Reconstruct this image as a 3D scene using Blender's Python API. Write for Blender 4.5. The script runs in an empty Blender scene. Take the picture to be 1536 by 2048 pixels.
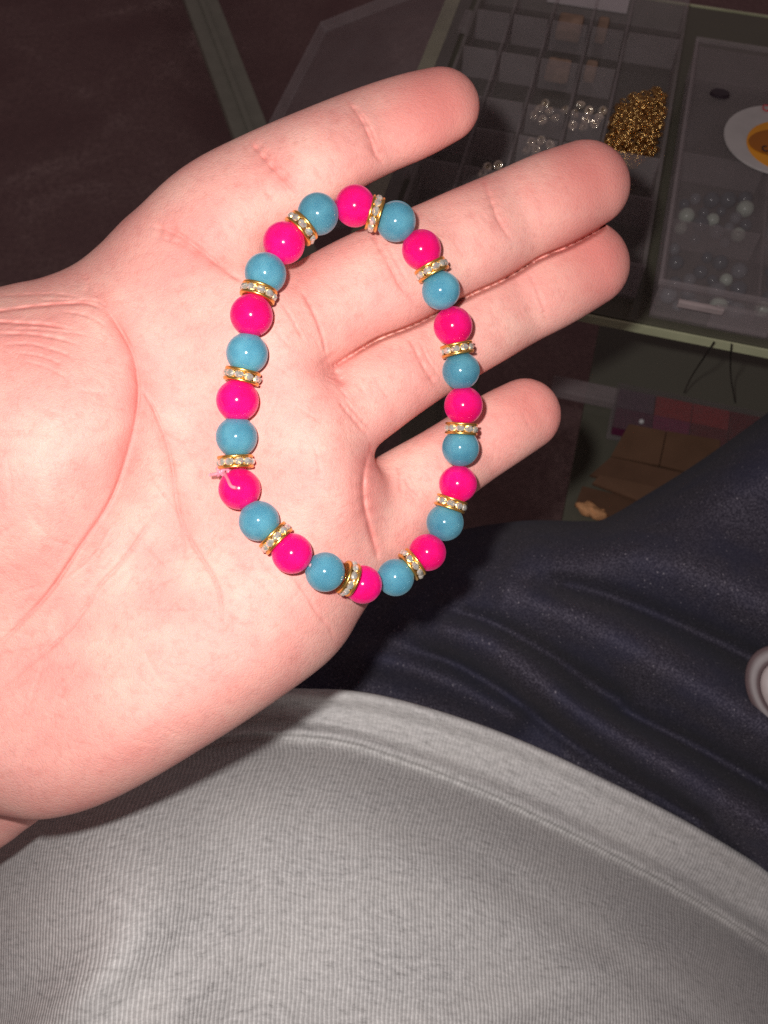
import bpy, bmesh, math, random
import numpy as np
from mathutils import Vector, Matrix

random.seed(7); rng = np.random.default_rng(7)
scene = bpy.context.scene
COL = scene.collection

# ------------------------------------------------------------------ camera, world, flash, exposure
FPX = 1773.0                      # focal length in pixels of the 1536x2048 photograph
CAM = Vector((0.0, 0.0, 0.73))    # hand-held phone, 73 cm above the carpet
RIGHT = Vector((1, 0, 0)); FWD = Vector((0, 0.5, -math.sqrt(3) / 2)); UP = Vector((0, math.sqrt(3) / 2, 0.5))
cd = bpy.data.cameras.new('camera'); cam = bpy.data.objects.new('camera', cd); COL.objects.link(cam)
cam.location = CAM; cam.rotation_euler = (math.radians(30), 0, 0)
cd.sensor_fit = 'VERTICAL'; cd.sensor_height = 36.0; cd.sensor_width = 27.0
cd.lens = FPX / 2048 * 36.0
cd.clip_start = 0.005; cd.clip_end = 50
cd.dof.use_dof = True; cd.dof.focus_distance = 0.172; cd.dof.aperture_fstop = 40.0
scene.camera = cam

world = bpy.data.worlds.new('World'); scene.world = world; world.use_nodes = True
bg = world.node_tree.nodes['Background']
bg.inputs[0].default_value = (1.0, 0.76, 0.77, 1); bg.inputs[1].default_value = 0.12

fl = bpy.data.lights.new('phone_flash', 'AREA'); fl.shape = 'DISK'; fl.size = 0.0065
fl.energy = 0.535; fl.color = (1.0, 0.955, 0.93)
flash = bpy.data.objects.new('phone_flash', fl); COL.objects.link(flash)
flash.location = CAM + RIGHT * -0.013 + UP * 0.014 + FWD * 0.001
flash.rotation_euler = (math.radians(30), 0, 0)

scene.view_settings.view_transform = 'Standard'; scene.view_settings.look = 'None'
scene.view_settings.exposure = 0.0; scene.view_settings.gamma = 1.0
scene.cycles.use_denoising = False
scene.cycles.max_bounces = 8; scene.cycles.transparent_max_bounces = 24

# ------------------------------------------------------------------ helpers
def P(px, py, D):
    """point seen at photograph pixel (px, py) at depth D metres"""
    return CAM + RIGHT * ((px - 768) / FPX * D) + UP * (-(py - 1024) / FPX * D) + FWD * D

def P_np(px, py, D):
    x = (px - 768) / FPX * D; y = -(py - 1024) / FPX * D
    r, u, f, c = (np.array(v) for v in (RIGHT, UP, FWD, CAM))
    return c + x[..., None] * r + y[..., None] * u + D[..., None] * f

def on_z(px, py, z):
    d = P(px, py, 1.0) - CAM
    return CAM + d * ((z - CAM.z) / d.z)

def tag(o, label=None, cat=None, group=None, kind=None):
    if label: o['label'] = label
    if cat: o['category'] = cat
    if group: o['group'] = group
    if kind: o['kind'] = kind
    return o

def empty(name, loc):
    o = bpy.data.objects.new(name, None); COL.objects.link(o); o.location = loc
    o.empty_display_size = 0.02
    return o

def adopt(o, parent):
    """parent while keeping the world placement"""
    o.parent = parent
    m = parent.matrix_basis.copy()
    q = parent.parent
    while q: m = q.matrix_basis @ m; q = q.parent
    if parent.parent is not None:
        m = world_of(parent)
    o.matrix_parent_inverse = m.inverted()
    return o

def world_of(o):
    if o.parent is None: return o.matrix_basis.copy()
    return world_of(o.parent) @ o.matrix_parent_inverse @ o.matrix_basis

def mesh_obj(name, me, mat, parent=None):
    o = bpy.data.objects.new(name, me); COL.objects.link(o)
    if mat and not me.materials: me.materials.append(mat)
    if parent: adopt(o, parent)
    return o

def from_bm(name, bm, mat, parent=None, smooth=False):
    me = bpy.data.meshes.new(name); bm.normal_update(); bm.to_mesh(me); bm.free()
    if smooth:
        me.polygons.foreach_set('use_smooth', [True] * len(me.polygons))
    return mesh_obj(name, me, mat, parent)

def from_np(name, V, F, mat, parent=None, smooth=True):
    me = bpy.data.meshes.new(name)
    V = np.asarray(V, np.float32); F = np.asarray(F, np.int32); n = F.shape[1]
    me.vertices.add(len(V)); me.vertices.foreach_set('co', V.ravel())
    me.loops.add(F.size); me.loops.foreach_set('vertex_index', F.ravel())
    me.polygons.add(len(F)); me.polygons.foreach_set('loop_start', np.arange(0, F.size, n, dtype=np.int32))
    me.polygons.foreach_set('use_smooth', np.full(len(F), smooth))
    me.update(calc_edges=True); me.validate()
    return mesh_obj(name, me, mat, parent)

def add_box(bm, c, half, rot=None, bevel=0.0):
    """box centred at c; rot = 3x3 whose columns are the box axes"""
    rot = rot or Matrix.Identity(3)
    m = Matrix.Translation(c) @ rot.to_4x4() @ Matrix.Diagonal((half[0] * 2, half[1] * 2, half[2] * 2, 1))
    r = bmesh.ops.create_cube(bm, size=1.0, matrix=m)
    if bevel > 0:
        es = list({e for v in r['verts'] for e in v.link_edges})
        bmesh.ops.bevel(bm, geom=es, offset=bevel, segments=2, affect='EDGES', profile=0.6)

def lathe_mesh(name, prof, n, mat, closed=True):
    """profile [(r, z)] turned round Z; closed joins last to first"""
    V = []; F = []; m = len(prof)
    for i in range(n):
        a = 2 * math.pi * i / n
        for r, z in prof: V.append((r * math.cos(a), r * math.sin(a), z))
    for i in range(n):
        j = (i + 1) % n
        for k in range(m if closed else m - 1):
            l = (k + 1) % m
            F.append((i * m + k, j * m + k, j * m + l, i * m + l))
    me = bpy.data.meshes.new(name); me.from_pydata(V, [], F); me.update()
    me.polygons.foreach_set('use_smooth', [True] * len(F))
    if mat: me.materials.append(mat)
    return me

def catmull(pts, n):
    p = np.asarray(pts, float)
    p = np.vstack([2 * p[0] - p[1], p, 2 * p[-1] - p[-2]])
    out = []
    for i in range(1, len(p) - 2):
        t = np.linspace(0, 1, n, endpoint=False)[:, None]
        a, b, c, d = p[i - 1], p[i], p[i + 1], p[i + 2]
        out.append(.5 * (2 * b + (c - a) * t + (2 * a - 5 * b + 4 * c - d) * t ** 2 + (3 * b - a - 3 * c + d) * t ** 3))
    return np.vstack(out + [p[-2][None]])

def tube(name, pts, r, mat, parent=None, seg=8):
    pts = [Vector(p) for p in pts]; V = []; F = []
    up = Vector((.3, .2, 1)).normalized()
    for i, p in enumerate(pts):
        t = (pts[min(i + 1, len(pts) - 1)] - pts[max(i - 1, 0)]).normalized()
        a = t.cross(up).normalized(); b = t.cross(a)
        for k in range(seg):
            g = 2 * math.pi * k / seg
            V.append(p + (a * math.cos(g) + b * math.sin(g)) * r)
    for i in range(len(pts) - 1):
        for k in range(seg):
            F.append((i * seg + k, i * seg + (k + 1) % seg, (i + 1) * seg + (k + 1) % seg, (i + 1) * seg + k))
    F.append(tuple(range(seg))); F.append(tuple(reversed(range((len(pts) - 1) * seg, len(pts) * seg))))
    me = bpy.data.meshes.new(name); me.from_pydata([tuple(v) for v in V], [], F); me.update()
    me.polygons.foreach_set('use_smooth', [True] * len(F))
    return mesh_obj(name, me, mat, parent)

# ------------------------------------------------------------------ materials
class NT:
    def __init__(s, name):
        s.m = bpy.data.materials.new(name); s.m.use_nodes = True; s.t = s.m.node_tree
        s.b = s.t.nodes['Principled BSDF']; s.out = s.t.nodes['Material Output']
    def n(s, typ, **kw):
        q = s.t.nodes.new('ShaderNode' + typ)
        for k, v in kw.items(): setattr(q, k, v)
        return q
    def l(s, a, b): s.t.links.new(a, b)
    def set(s, **kw):
        for k, v in kw.items(): s.b.inputs[k.replace('_', ' ')].default_value = v
    def coord(s, which='Object'): return s.n('TexCoord').outputs[which]
    def mapping(s, src, scale, rot=(0, 0, 0)):
        q = s.n('Mapping'); s.l(src, q.inputs[0]); q.inputs['Scale'].default_value = scale; q.inputs['Rotation'].default_value = rot
        return q.outputs[0]
    def noise(s, src, scale, detail=3, rough=.5, dist=0):
        q = s.n('TexNoise'); s.l(src, q.inputs['Vector']); q.inputs['Scale'].default_value = scale
        q.inputs['Detail'].default_value = detail; q.inputs['Roughness'].default_value = rough; q.inputs['Distortion'].default_value = dist
        return q.outputs['Fac']
    def ramp(s, src, stops):
        q = s.n('ValToRGB'); s.l(src, q.inputs[0]); e = q.color_ramp.elements
        while len(e) < len(stops): e.new(.5)
        for el, (p, c) in zip(e, stops):
            el.position = p; el.color = (*c, 1) if len(c) == 3 else c
        return q.outputs[0]
    def mix(s, fac, a, b, mode='MIX'):
        q = s.n('Mix', data_type='RGBA', blend_type=mode)
        for i, v in ((0, fac), (6, a), (7, b)):
            if isinstance(v, (int, float)): q.inputs[i].default_value = v
            elif isinstance(v, tuple): q.inputs[i].default_value = (*v, 1)
            else: s.l(v, q.inputs[i])
        return q.outputs[2]
    def math(s, op, a, b=0.0):
        q = s.n('Math', operation=op)
        for i, v in ((0, a), (1, b)):
            if isinstance(v, (int, float)): q.inputs[i].default_value = v
            else: s.l(v, q.inputs[i])
        return q.outputs[0]
    def bump(s, h, dist, strength=1.0, normal=None):
        q = s.n('Bump'); s.l(h, q.inputs['Height']); q.inputs['Distance'].default_value = dist; q.inputs['Strength'].default_value = strength
        if normal is not None: s.l(normal, q.inputs['Normal'])
        return q.outputs[0]
    def color(s, c): s.l(c, s.b.inputs['Base Color'])
    def normal(s, c): s.l(c, s.b.inputs['Normal'])

def plain(name, col, rough=.5, metal=0.0, spec=.5, var=0.0, scale=300):
    k = NT(name); k.set(Roughness=rough, Metallic=metal); k.b.inputs['Specular IOR Level'].default_value = spec
    if var:
        f = k.noise(k.coord(), scale, 4)
        k.color(k.ramp(f, [(.25, tuple(c * (1 - var) for c in col)), (.75, tuple(min(1, c * (1 + var)) for c in col))]))
    else: k.b.inputs['Base Color'].default_value = (*col, 1)
    return k.m

def skin_mat():
    k = NT('skin'); co = k.coord()
    red = k.n('Attribute', attribute_name='redness').outputs['Fac']
    base = k.ramp(k.noise(co, 85, 4, .55), [(.3, (.76, .335, .295)), (.5, (.80, .400, .345)), (.7, (.83, .475, .40))])
    blot = k.ramp(k.noise(co, 190, 3, .6), [(.5, (0, 0, 0)), (.75, (1, 1, 1))])
    c = k.mix(k.math('MULTIPLY', blot, .22), base, (.76, .29, .245))
    fm = k.ramp(k.noise(co, 520, 4, .7), [(.32, (.90, .84, .83)), (.5, (1, 1, 1)), (.7, (1.0, 1.0, .98))])
    c = k.mix(1.0, c, fm, 'MULTIPLY')
    vein = k.ramp(k.noise(co, 45, 3, .5, 1.2), [(.46, (0, 0, 0)), (.5, (1, 1, 1)), (.54, (0, 0, 0))])
    c = k.mix(k.math('MULTIPLY', vein, .10), c, (.62, .36, .33))
    c = k.mix(red, c, (.72, .215, .19))
    k.color(c)
    k.set(Roughness=.55); k.b.inputs['Specular IOR Level'].default_value = .2
    k.b.inputs['Subsurface Weight'].default_value = .12
    k.b.inputs['Subsurface Radius'].default_value = (.0035, .0014, .0008)
    k.b.inputs['Subsurface Scale'].default_value = 1.0
    fine = k.noise(co, 2600, 3, .6)
    vor = k.n('TexVoronoi', feature='DISTANCE_TO_EDGE'); k.l(k.mapping(co, (900, 900, 900)), vor.inputs['Vector']); vor.inputs['Scale'].default_value = 1
    lines = k.math('MINIMUM', vor.outputs['Distance'], .12)
    nb = k.bump(fine, .00009, .9)
    nb = k.bump(lines, .0007, .35, nb)
    k.normal(nb)
    return k.m

def bead_mat(name, col, deep, rim):
    k = NT(name)
    info = k.n('ObjectInfo').outputs['Random']
    lw = k.n('LayerWeight'); lw.inputs[0].default_value = .35
    c = k.mix(k.ramp(k.noise(k.coord(), 260, 2), [(.3, (0, 0, 0)), (.75, (1, 1, 1))]), col, deep)
    hsv = k.n('HueSaturation'); k.l(c, hsv.inputs['Color'])
    k.l(k.math('ADD', k.math('MULTIPLY', info, .25), .87), hsv.inputs['Value'])
    k.color(hsv.outputs[0])
    k.set(Roughness=.13, IOR=1.4)
    k.b.inputs['Subsurface Weight'].default_value = .6
    k.b.inputs['Subsurface Radius'].default_value = (.0025, .0025, .0025)
    k.b.inputs['Subsurface Scale'].default_value = 1.0
    k.b.inputs['Transmission Weight'].default_value = .10
    k.b.inputs['Sheen Weight'].default_value = .32; k.b.inputs['Sheen Roughness'].default_value = .45; k.b.inputs['Sheen Tint'].default_value = (*rim, 1)
    tr = k.n('BsdfTransparent'); tr.inputs[0].default_value = (*[min(1, .45 + .6 * v) for v in rim], 1); mx = k.n('MixShader')
    k.l(k.math('MULTIPLY', k.noise(k.coord(), 220, 2), .34), mx.inputs[0]); k.l(k.b.outputs[0], mx.inputs[1]); k.l(tr.outputs[0], mx.inputs[2]); k.l(mx.outputs[0], k.out.inputs[0])
    return k.m

def shirt_mat():
    k = NT('grey_heather_knit'); uv = k.coord('UV')        # UV in millimetres: u round the body, v down
    sep = k.n('SeparateXYZ'); k.l(uv, sep.inputs[0])
    wob = k.noise(k.mapping(uv, (.05, .05, 1)), 1, 5, .65)
    x = k.math('ADD', sep.outputs[0], k.math('MULTIPLY', wob, 2.4))
    rib = k.math('SINE', k.math('MULTIPLY', x, 2 * math.pi / 1.22))
    st = k.math('SINE', k.math('MULTIPLY', sep.outputs[1], 2 * math.pi / .9))
    rows = k.math('MULTIPLY', st, .06)
    h = k.math('ADD', rib, rows)
    fleck = k.noise(k.mapping(uv, (.26, .72, 1), (0, 0, .35)), 1, 5, .75)
    fine = k.noise(k.mapping(uv, (1.2, 2.4, 1)), 1, 3, .7)
    big = k.noise(k.mapping(uv, (.03, .05, 1)), 1, 2)
    c = k.ramp(fleck, [(.3, (.335, .325, .32)), (.43, (.605, .595, .585)), (.56, (.745, .732, .72)), (.70, (.91, .90, .885))])
    c = k.mix(k.ramp(fine, [(.35, (0, 0, 0)), (.75, (.5, .5, .5))]), c, (.42, .425, .42))
    c = k.mix(k.math('MULTIPLY', k.ramp(big, [(.35, (0, 0, 0)), (.7, (1, 1, 1))]), .35), c, (.74, .72, .69))
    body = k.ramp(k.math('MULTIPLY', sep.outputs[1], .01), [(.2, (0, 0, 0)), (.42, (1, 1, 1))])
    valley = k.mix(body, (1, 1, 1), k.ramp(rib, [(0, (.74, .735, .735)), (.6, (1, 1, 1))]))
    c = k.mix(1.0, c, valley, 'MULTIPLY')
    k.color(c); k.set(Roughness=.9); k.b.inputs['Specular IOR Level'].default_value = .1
    k.b.inputs['Sheen Weight'].default_value = .05; k.b.inputs['Sheen Roughness'].default_value = .5
    nb = k.bump(h, .00007, .8); nb = k.bump(fine, .00012, .6, nb)
    k.normal(nb)
    return k.m

def trouser_mat():
    k = NT('navy_fleece'); co = k.mapping(k.coord(), (1000, 1000, 1000))     # millimetres
    fine = k.noise(co, 1.5, 2, .6)
    big = k.noise(co, .045, 2)
    vor = k.n('TexVoronoi', feature='F1'); k.l(k.mapping(co, (1.0, .62, .8), (.3, .2, .7)), vor.inputs['Vector']); vor.inputs['Scale'].default_value = .55; vor.inputs['Randomness'].default_value = 1.0
    dot = k.ramp(vor.outputs['Distance'], [(.10, (1, 1, 1)), (.19, (0, 0, 0))])
    sepc = k.n('SeparateColor'); k.l(vor.outputs['Color'], sepc.inputs[0])
    keep = k.ramp(sepc.outputs[0], [(.45, (0, 0, 0)), (.95, (1, 1, 1))])
    c = k.ramp(fine, [(.36, (.038, .034, .048)), (.52, (.072, .065, .088)), (.66, (.135, .124, .158))])
    c = k.mix(k.ramp(big, [(.4, (0, 0, 0)), (.7, (.55, .55, .55))]), c, (.048, .050, .092))
    c = k.mix(k.math('MULTIPLY', k.math('MULTIPLY', dot, keep), .75), c, (.40, .37, .42))
    k.color(c); k.set(Roughness=.95); k.b.inputs['Specular IOR Level'].default_value = .03
    k.b.inputs['Sheen Weight'].default_value = .04
    k.normal(k.bump(fine, .00007, .6))
    return k.m

def clear_mat(name, tint=(.34, .30, .305), fac=.18, rough=.25):
    k = NT(name)
    tr = k.n('BsdfTransparent'); tr.inputs[0].default_value = (.96, .95, .95, 1)
    mx = k.n('MixShader')
    sm = k.noise(k.coord(), 60, 4, .6)
    k.l(k.math('MULTIPLY', k.math('ADD', sm, .5), fac), mx.inputs[0])
    k.l(tr.outputs[0], mx.inputs[1]); k.l(k.b.outputs[0], mx.inputs[2]); k.l(mx.outputs[0], k.out.inputs[0])
    k.b.inputs['Base Color'].default_value = (*tint, 1); k.set(Roughness=rough)
    return k.m

def carpet_mat():
    k = NT('brown_carpet'); co = k.coord()
    a = k.noise(co, 7, 5, .6, .6); b = k.noise(co, 160, 4, .7)
    c = k.mix(k.ramp(b, [(.3, (0, 0, 0)), (.7, (1, 1, 1))]), k.ramp(a, [(.35, (.25, .15, .15)), (.55, (.33, .22, .21)), (.68, (.48, .35, .33))]), (.21, .135, .135))
    k.color(c); k.set(Roughness=.95); k.b.inputs['Specular IOR Level'].default_value = .05
    k.normal(k.bump(b, .004, .8))
    return k.m

M = dict(
    skin=skin_mat(),
    pink=bead_mat('hot_pink_jelly_glass', (1.0, .008, .25), (.95, .004, .17), (1.0, .10, .40)),
    blue=bead_mat('teal_blue_jelly_glass', (.13, .375, .475), (.08, .285, .40), (.28, .58, .70)),
    gold=plain('gold_plate', (.86, .50, .14), .30, .95, .5, .12, 900),
    stone=plain('foil_backed_rhinestone', (.93, .84, .66), .10, .68, .9, .45, 900),
    kraft=plain('kraft_paper', (.34, .23, .17), .7, 0, .2, .3, 150),
    spool=plain('white_spool_card', (.46, .43, .42), .6, 0, .3, .1, 90),
    gold_dark=plain('dull_gold', (.72, .44, .16), .22, 1.0, .5, .25, 400),
    knot_cord=clear_mat('clear_pink_elastic', (.95, .38, .50), .48, .2),
    silver=plain('silver_plate', (.95, .82, .66), .12, .85, .7, .1, 900),
    cord=clear_mat('clear_elastic', (.9, .55, .6), .55, .2),
    shirt=shirt_mat(), trousers=trouser_mat(),
    plastic=clear_mat('clear_styrene'),
    plastic_edge=clear_mat('clear_styrene_edge', (.50, .44, .45), .21),
    carpet=carpet_mat(),
    glass=plain('smoked_olive_glass', (.105, .10, .072), .12, 0, .5, .08, 25),
    glass_shelf=plain('olive_glass_shelf', (.16, .155, .12), .18, 0, .4, .08, 20),
    glass_edge=plain('green_glass_edge', (.50, .52, .33), .18, 0, .8, .35, 25),
    rail=plain('olive_grey_enamel', (.30, .31, .25), .5, 0, .3, .1, 60),
    mint=plain('mint_pearl', (.50, .58, .50), .25, 0, .5, .1, 300),
    smoke=plain('smoky_blue_bead', (.085, .105, .125), .12, 0, .6, .2, 200),
    clearb=clear_mat('clear_bead', (.35, .38, .42), .35, .1),
    paper=plain('white_paper', (.80, .78, .80), .8, 0, .2, .06, 60),
    label_orange=plain('orange_print', (.75, .30, .02), .5, 0, .4, .15, 40),
    label_dark=plain('dark_orange_print', (.35, .11, .01), .5, 0, .4, .15, 40),
    red_ink=plain('red_ink', (.55, .03, .04), .5),
    black=plain('dark_plastic', (.03, .018, .025), .4),
    card=plain('brown_cardboard', (.185, .10, .062), .85, 0, .1, .14, 60),
    card_dark=plain('brown_cardboard_inside', (.165, .088, .056), .85, 0, .1, .14, 60),
    tan=plain('tan_scrap', (.85, .42, .20), .7, 0, .2, .25, 200),
    thread=plain('dark_thread', (.02, .02, .015), .6),
    c_red=plain('red_beads', (.55, .05, .05), .5, 0, .4, .25, 500),
    c_dred=plain('dark_red_beads', (.26, .02, .025), .5, 0, .4, .25, 500),
    c_mag=plain('magenta_beads', (.40, .02, .13), .5, 0, .4, .25, 500),
    c_dmag=plain('plum_beads', (.17, .025, .08), .5, 0, .4, .25, 500),
    c_mauve=plain('mauve_beads', (.20, .12, .17), .5, 0, .4, .25, 500),
    mauve_rim=clear_mat('mauve_clear_rim', (.17, .115, .12), .8, .4),
    pale=plain('pale_pink_disc', (.40, .33, .325), .4, 0, .6, .15, 200),
)

# ------------------------------------------------------------------ setting: carpet
bm = bmesh.new()
bmesh.ops.create_grid(bm, x_segments=40, y_segments=40, size=2.0, matrix=Matrix.Translation((0, 1.0, 0)))
for v in bm.verts: v.co.z = .004 * math.sin(v.co.x * 9 + 2 * math.sin(v.co.y * 5)) - .004
tag(from_bm('carpet', bm, M['carpet'], smooth=True), kind='structure')

# ------------------------------------------------------------------ glass table
YAW = math.radians(-15)
E1 = Vector((math.cos(YAW), math.sin(YAW), 0)); E2 = Vector((-math.sin(YAW), math.cos(YAW), 0)); EZ = Vector((0, 0, 1))
ROT = Matrix((E1, E2, EZ)).transposed()
T0 = Vector((.098, .252, 0)); ZT = .452; ZS = .28
def tl(a, b, z): return T0 + E1 * a + E2 * b + EZ * z
table = tag(empty('glass_table', tl(.25, .12, 0)), 'low smoked glass table with a lower shelf, holding the clear bead boxes', 'table')
A0, A1, B0, B1 = -.115, .62, 0.0, .235
bm = bmesh.new(); add_box(bm, tl((A0 + A1) / 2, (B0 + B1) / 2, ZT - .002), ((A1 - A0) / 2 - .001, (B1 - B0) / 2 - .001, .002), ROT, .0008)
from_bm('table_top', bm, M['glass'], table)
for nm, (a0, a1, b0, b1) in {'f': (A0, A1, -.0012, -.0002), 'b': (A0, A1, B1 - .0006, B1 + .0006)}.items():
    bm = bmesh.new(); add_box(bm, tl((a0 + a1) / 2, (b0 + b1) / 2, ZT - .0018), ((a1 - a0) / 2, (b1 - b0) / 2, .0021), ROT)
    from_bm('glass_edge', bm, M['glass_edge'], table)
bm = bmesh.new(); add_box(bm, tl(A0 - .003, (B0 + B1) / 2, ZT - .0018), (.004, (B1 - B0) / 2 - .002, .0021), ROT, .0005)
from_bm('glass_edge', bm, M['glass_edge'], table)
bm = bmesh.new(); add_box(bm, tl(.29, .19, ZS - .004), (.285, .23, .004), ROT, .0008)
from_bm('lower_shelf', bm, M['glass_shelf'], table)
for a, b in ((A0 + .03, B1 - .02), (A1 - .03, B1 - .02), (A1 - .03, .02), (A0 + .03, .02)):
    bm = bmesh.new(); add_box(bm, tl(a, b, (ZT - .0045) / 2 - .004), (.010, .010, (ZT - .0045) / 2 + .003), ROT, .001)
    from_bm('leg', bm, M['rail'], table)
# metal floor frame running along the carpet beyond the table
p0 = on_z(340, -160, .06); p1 = on_z(640, 640, .06)
fr = tag(empty('metal_frame_rail', (p0 + p1) / 2), 'straight olive grey metal rail standing low over the brown carpet beside the table', 'rail')
d = (p1 - p0).normalized(); s = Vector((-d.y, d.x, 0)); R3 = Matrix((d, s, EZ)).transposed(); L = (p1 - p0).length / 2
bm = bmesh.new(); add_box(bm, (p0 + p1) / 2, (L, .021, .010), R3, .003); from_bm('bar', bm, M['rail'], fr)
bm = bmesh.new(); add_box(bm, (p0 + p1) / 2 + EZ * .0115, (L, .0035, .0016), R3, .001); from_bm('raised_lip', bm, M['rail'], fr)
for q in (.12, 1.88):
    bm = bmesh.new(); c = p0 + d * L * q; add_box(bm, Vector((c.x, c.y, .025)), (.012, .012, .0255), R3, .002); from_bm('foot', bm, M['rail'], fr)

# ------------------------------------------------------------------ bead organizers on the table
def organizer(name, label, a0, a1, b0, b1, h, cols, rows, skip=()):
    z0 = ZT + .0005; root = tag(empty(name, tl((a0 + a1) / 2, (b0 + b1) / 2, z0)), label, 'bead box', 'clear bead boxes on the glass table')
    t = .0009
    bm = bmesh.new(); add_box(bm, tl((a0 + a1) / 2, (b0 + b1) / 2, z0 + t), ((a1 - a0) / 2, (b1 - b0) / 2, t), ROT, .0006); from_bm('base', bm, M['plastic'], root)
    for (x0, x1, y0, y1) in ((a0, a1, b0, b0 + 2 * t), (a0, a1, b1 - 2 * t, b1), (a0, a0 + 2 * t, b0 + 2 * t, b1 - 2 * t), (a1 - 2 * t, a1, b0 + 2 * t, b1 - 2 * t)):
        bm = bmesh.new(); add_box(bm, tl((x0 + x1) / 2, (y0 + y1) / 2, z0 + 2 * t + h / 2), ((x1 - x0) / 2, (y1 - y0) / 2, h / 2), ROT, .0004); from_bm('side_wall', bm, M['plastic_edge'], root)
    for x, y0, y1 in cols:
        bm = bmesh.new(); add_box(bm, tl(x, (y0 + y1) / 2, z0 + 2 * t + h * .45), (.0006, (y1 - y0) / 2 - .0012, h * .45), ROT); from_bm('divider', bm, M['plastic_edge'], root)
    for y, x0, x1 in rows:
        bm = bmesh.new(); add_box(bm, tl((x0 + x1) / 2, y, z0 + 2 * t + h * .44), ((x1 - x0) / 2 - .0012, .0006, h * .44), ROT); from_bm('divider', bm, M['plastic_edge'], root)
    return root, z0 + 2 * t, h

boxA, zA, hA = organizer('bead_box', 'clear compartment box with its lid hanging open, holding gold rings and rhinestone spacers', -.100, .004, .012, .205, .017,
    [(c, .012, .205) for c in (-.081, -.0615, -.0415, -.0235)], [(r, a, b) for r in (.055, .0815, .104, .140, .172) for a, b in ((-.100, -.081), (-.081, -.0615), (-.0615, -.0415), (-.0415, -.0235), (-.0235, .004)) if not (a == -.0235 and r in (.104, .140))])
boxB, zB, hB = organizer('bead_box', 'clear compartment box with closed lid holding mint and smoky beads', .0105, .172, .004, .168, .016, [(c, .004, .168) for c in (.0495, .09, .131)], [(r, a, b) for r in (.046, .090) for a, b in ((.0105, .0495), (.0495, .09), (.09, .131), (.131, .172))])
# lid of the first box, hinged on its left wall and hanging over the table side
th = math.radians(-28); lw, lb0, lb1 = .100, .014, .203
hz = Vector((0, 0, 1)); ldir = E1 * -math.cos(th) + hz * math.sin(th); lnor = E1 * math.sin(th) * -1 + hz * math.cos(th)
lnor = ldir.cross(E2) * -1; LR = Matrix((ldir, E2, lnor)).transposed()
hinge = tl(-.1025, (lb0 + lb1) / 2, zA + hA)
bm = bmesh.new(); add_box(bm, hinge + ldir * lw / 2, (lw / 2, (lb1 - lb0) / 2, .0008), LR, .0006); lid = from_bm('lid', bm, M['plastic'], boxA)
for (l0, l1, y0, y1) in ((0, lw, lb0, lb0 + .002), (0, lw, lb1 - .002, lb1), (lw - .002, lw, lb0, lb1)):
    bm = bmesh.new(); add_box(bm, hinge + ldir * (l0 + l1) / 2 + E2 * ((y0 + y1) / 2 - (lb0 + lb1) / 2) + lnor * .0035, ((l1 - l0) / 2, (y1 - y0) / 2, .003), LR, .0005); from_bm('rim', bm, M['plastic_edge'], lid)
for y in (.05, .16):
    bm = bmesh.new(); add_box(bm, tl(-.1022, y, zA + hA - .002), (.002, .008, .0016), ROT, .0006); from_bm('hinge', bm, M['plastic_edge'], boxA)
# lid of the second box
bm = bmesh.new(); add_box(bm, tl(.0912, .086, zB + hB + .0014), (.0818, .083, .0009), ROT, .0007); lid = from_bm('lid', bm, M['plastic'], boxB)
for (x0, x1, y0, y1) in ((.0094, .173, .003, .0046), (.0094, .173, .1674, .169), (.0094, .011, .0048, .1672), (.1714, .173, .0048, .1672)):
    bm = bmesh.new(); add_box(bm, tl((x0 + x1) / 2, (y0 + y1) / 2, zB + hB + .0030), ((x1 - x0) / 2, (y1 - y0) / 2, .0012), ROT, .0005); from_bm('rim', bm, M['plastic_edge'], lid)
for x in (.045, .125):
    bm = bmesh.new(); add_box(bm, tl(x, .0015, zB + hB * .55), (.012, .0013, .006), ROT, .0009); la = from_bm('latch', bm, M['plastic_edge'], boxB)
bm = bmesh.new(); add_box(bm, tl(.028, .0008, zB + .0125), (.009, .0010, .0016), ROT, .0006); tag(from_bm('latch_trim', bm, M['pale'], boxB), 'tan reflective strip')
c = on_z(1440, 187, zB + hB + .003); bm = bmesh.new()
bmesh.ops.create_cone(bm, cap_ends=True, segments=20, radius1=.0046, radius2=.0042, depth=.0016, matrix=Matrix.Translation(c) @ ROT.to_4x4() @ Matrix.Diagonal((1, .6, 1, 1)))
tag(from_bm('lid_button', bm, M['black'], boxB), 'dark oval button')

# spool label disc on the second box
sp = on_z(1556, 280, zB + hB + .0030); spool = tag(empty('round_label', sp - EZ * .0005), 'round white card label with an orange printed centre on the closed bead box', 'label')
def disc(name, c, r, h, mat, par, n=48, bev=.0005):
    bm = bmesh.new(); bmesh.ops.create_cone(bm, cap_ends=True, segments=n, radius1=r, radius2=r, depth=h, matrix=Matrix.Translation(c))
    es = [e for e in bm.edges if abs(e.verts[0].co.z - e.verts[1].co.z) < 1e-6]
    if bev: bmesh.ops.bevel(bm, geom=es, offset=bev, segments=2, affect='EDGES')
    return from_bm(name, bm, mat, par)
tp = disc('card', sp, .0235, .0010, M['spool'], spool, bev=.0003)
oc = sp + EZ * .0007 + Vector((.0020, -.0050, 0))
disc('printed_centre', oc, .0168, .0003, M['label_orange'], tp, bev=0)
bm = bmesh.new(); bmesh.ops.create_circle(bm, cap_ends=True, segments=24, radius=.0155, matrix=Matrix.Translation(oc + Vector((-.0006, .0016, .0004))) @ Matrix.Diagonal((1, .62, 1, 1)))
from_bm('printed_band', bm, M['label_dark'], tp)
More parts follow.
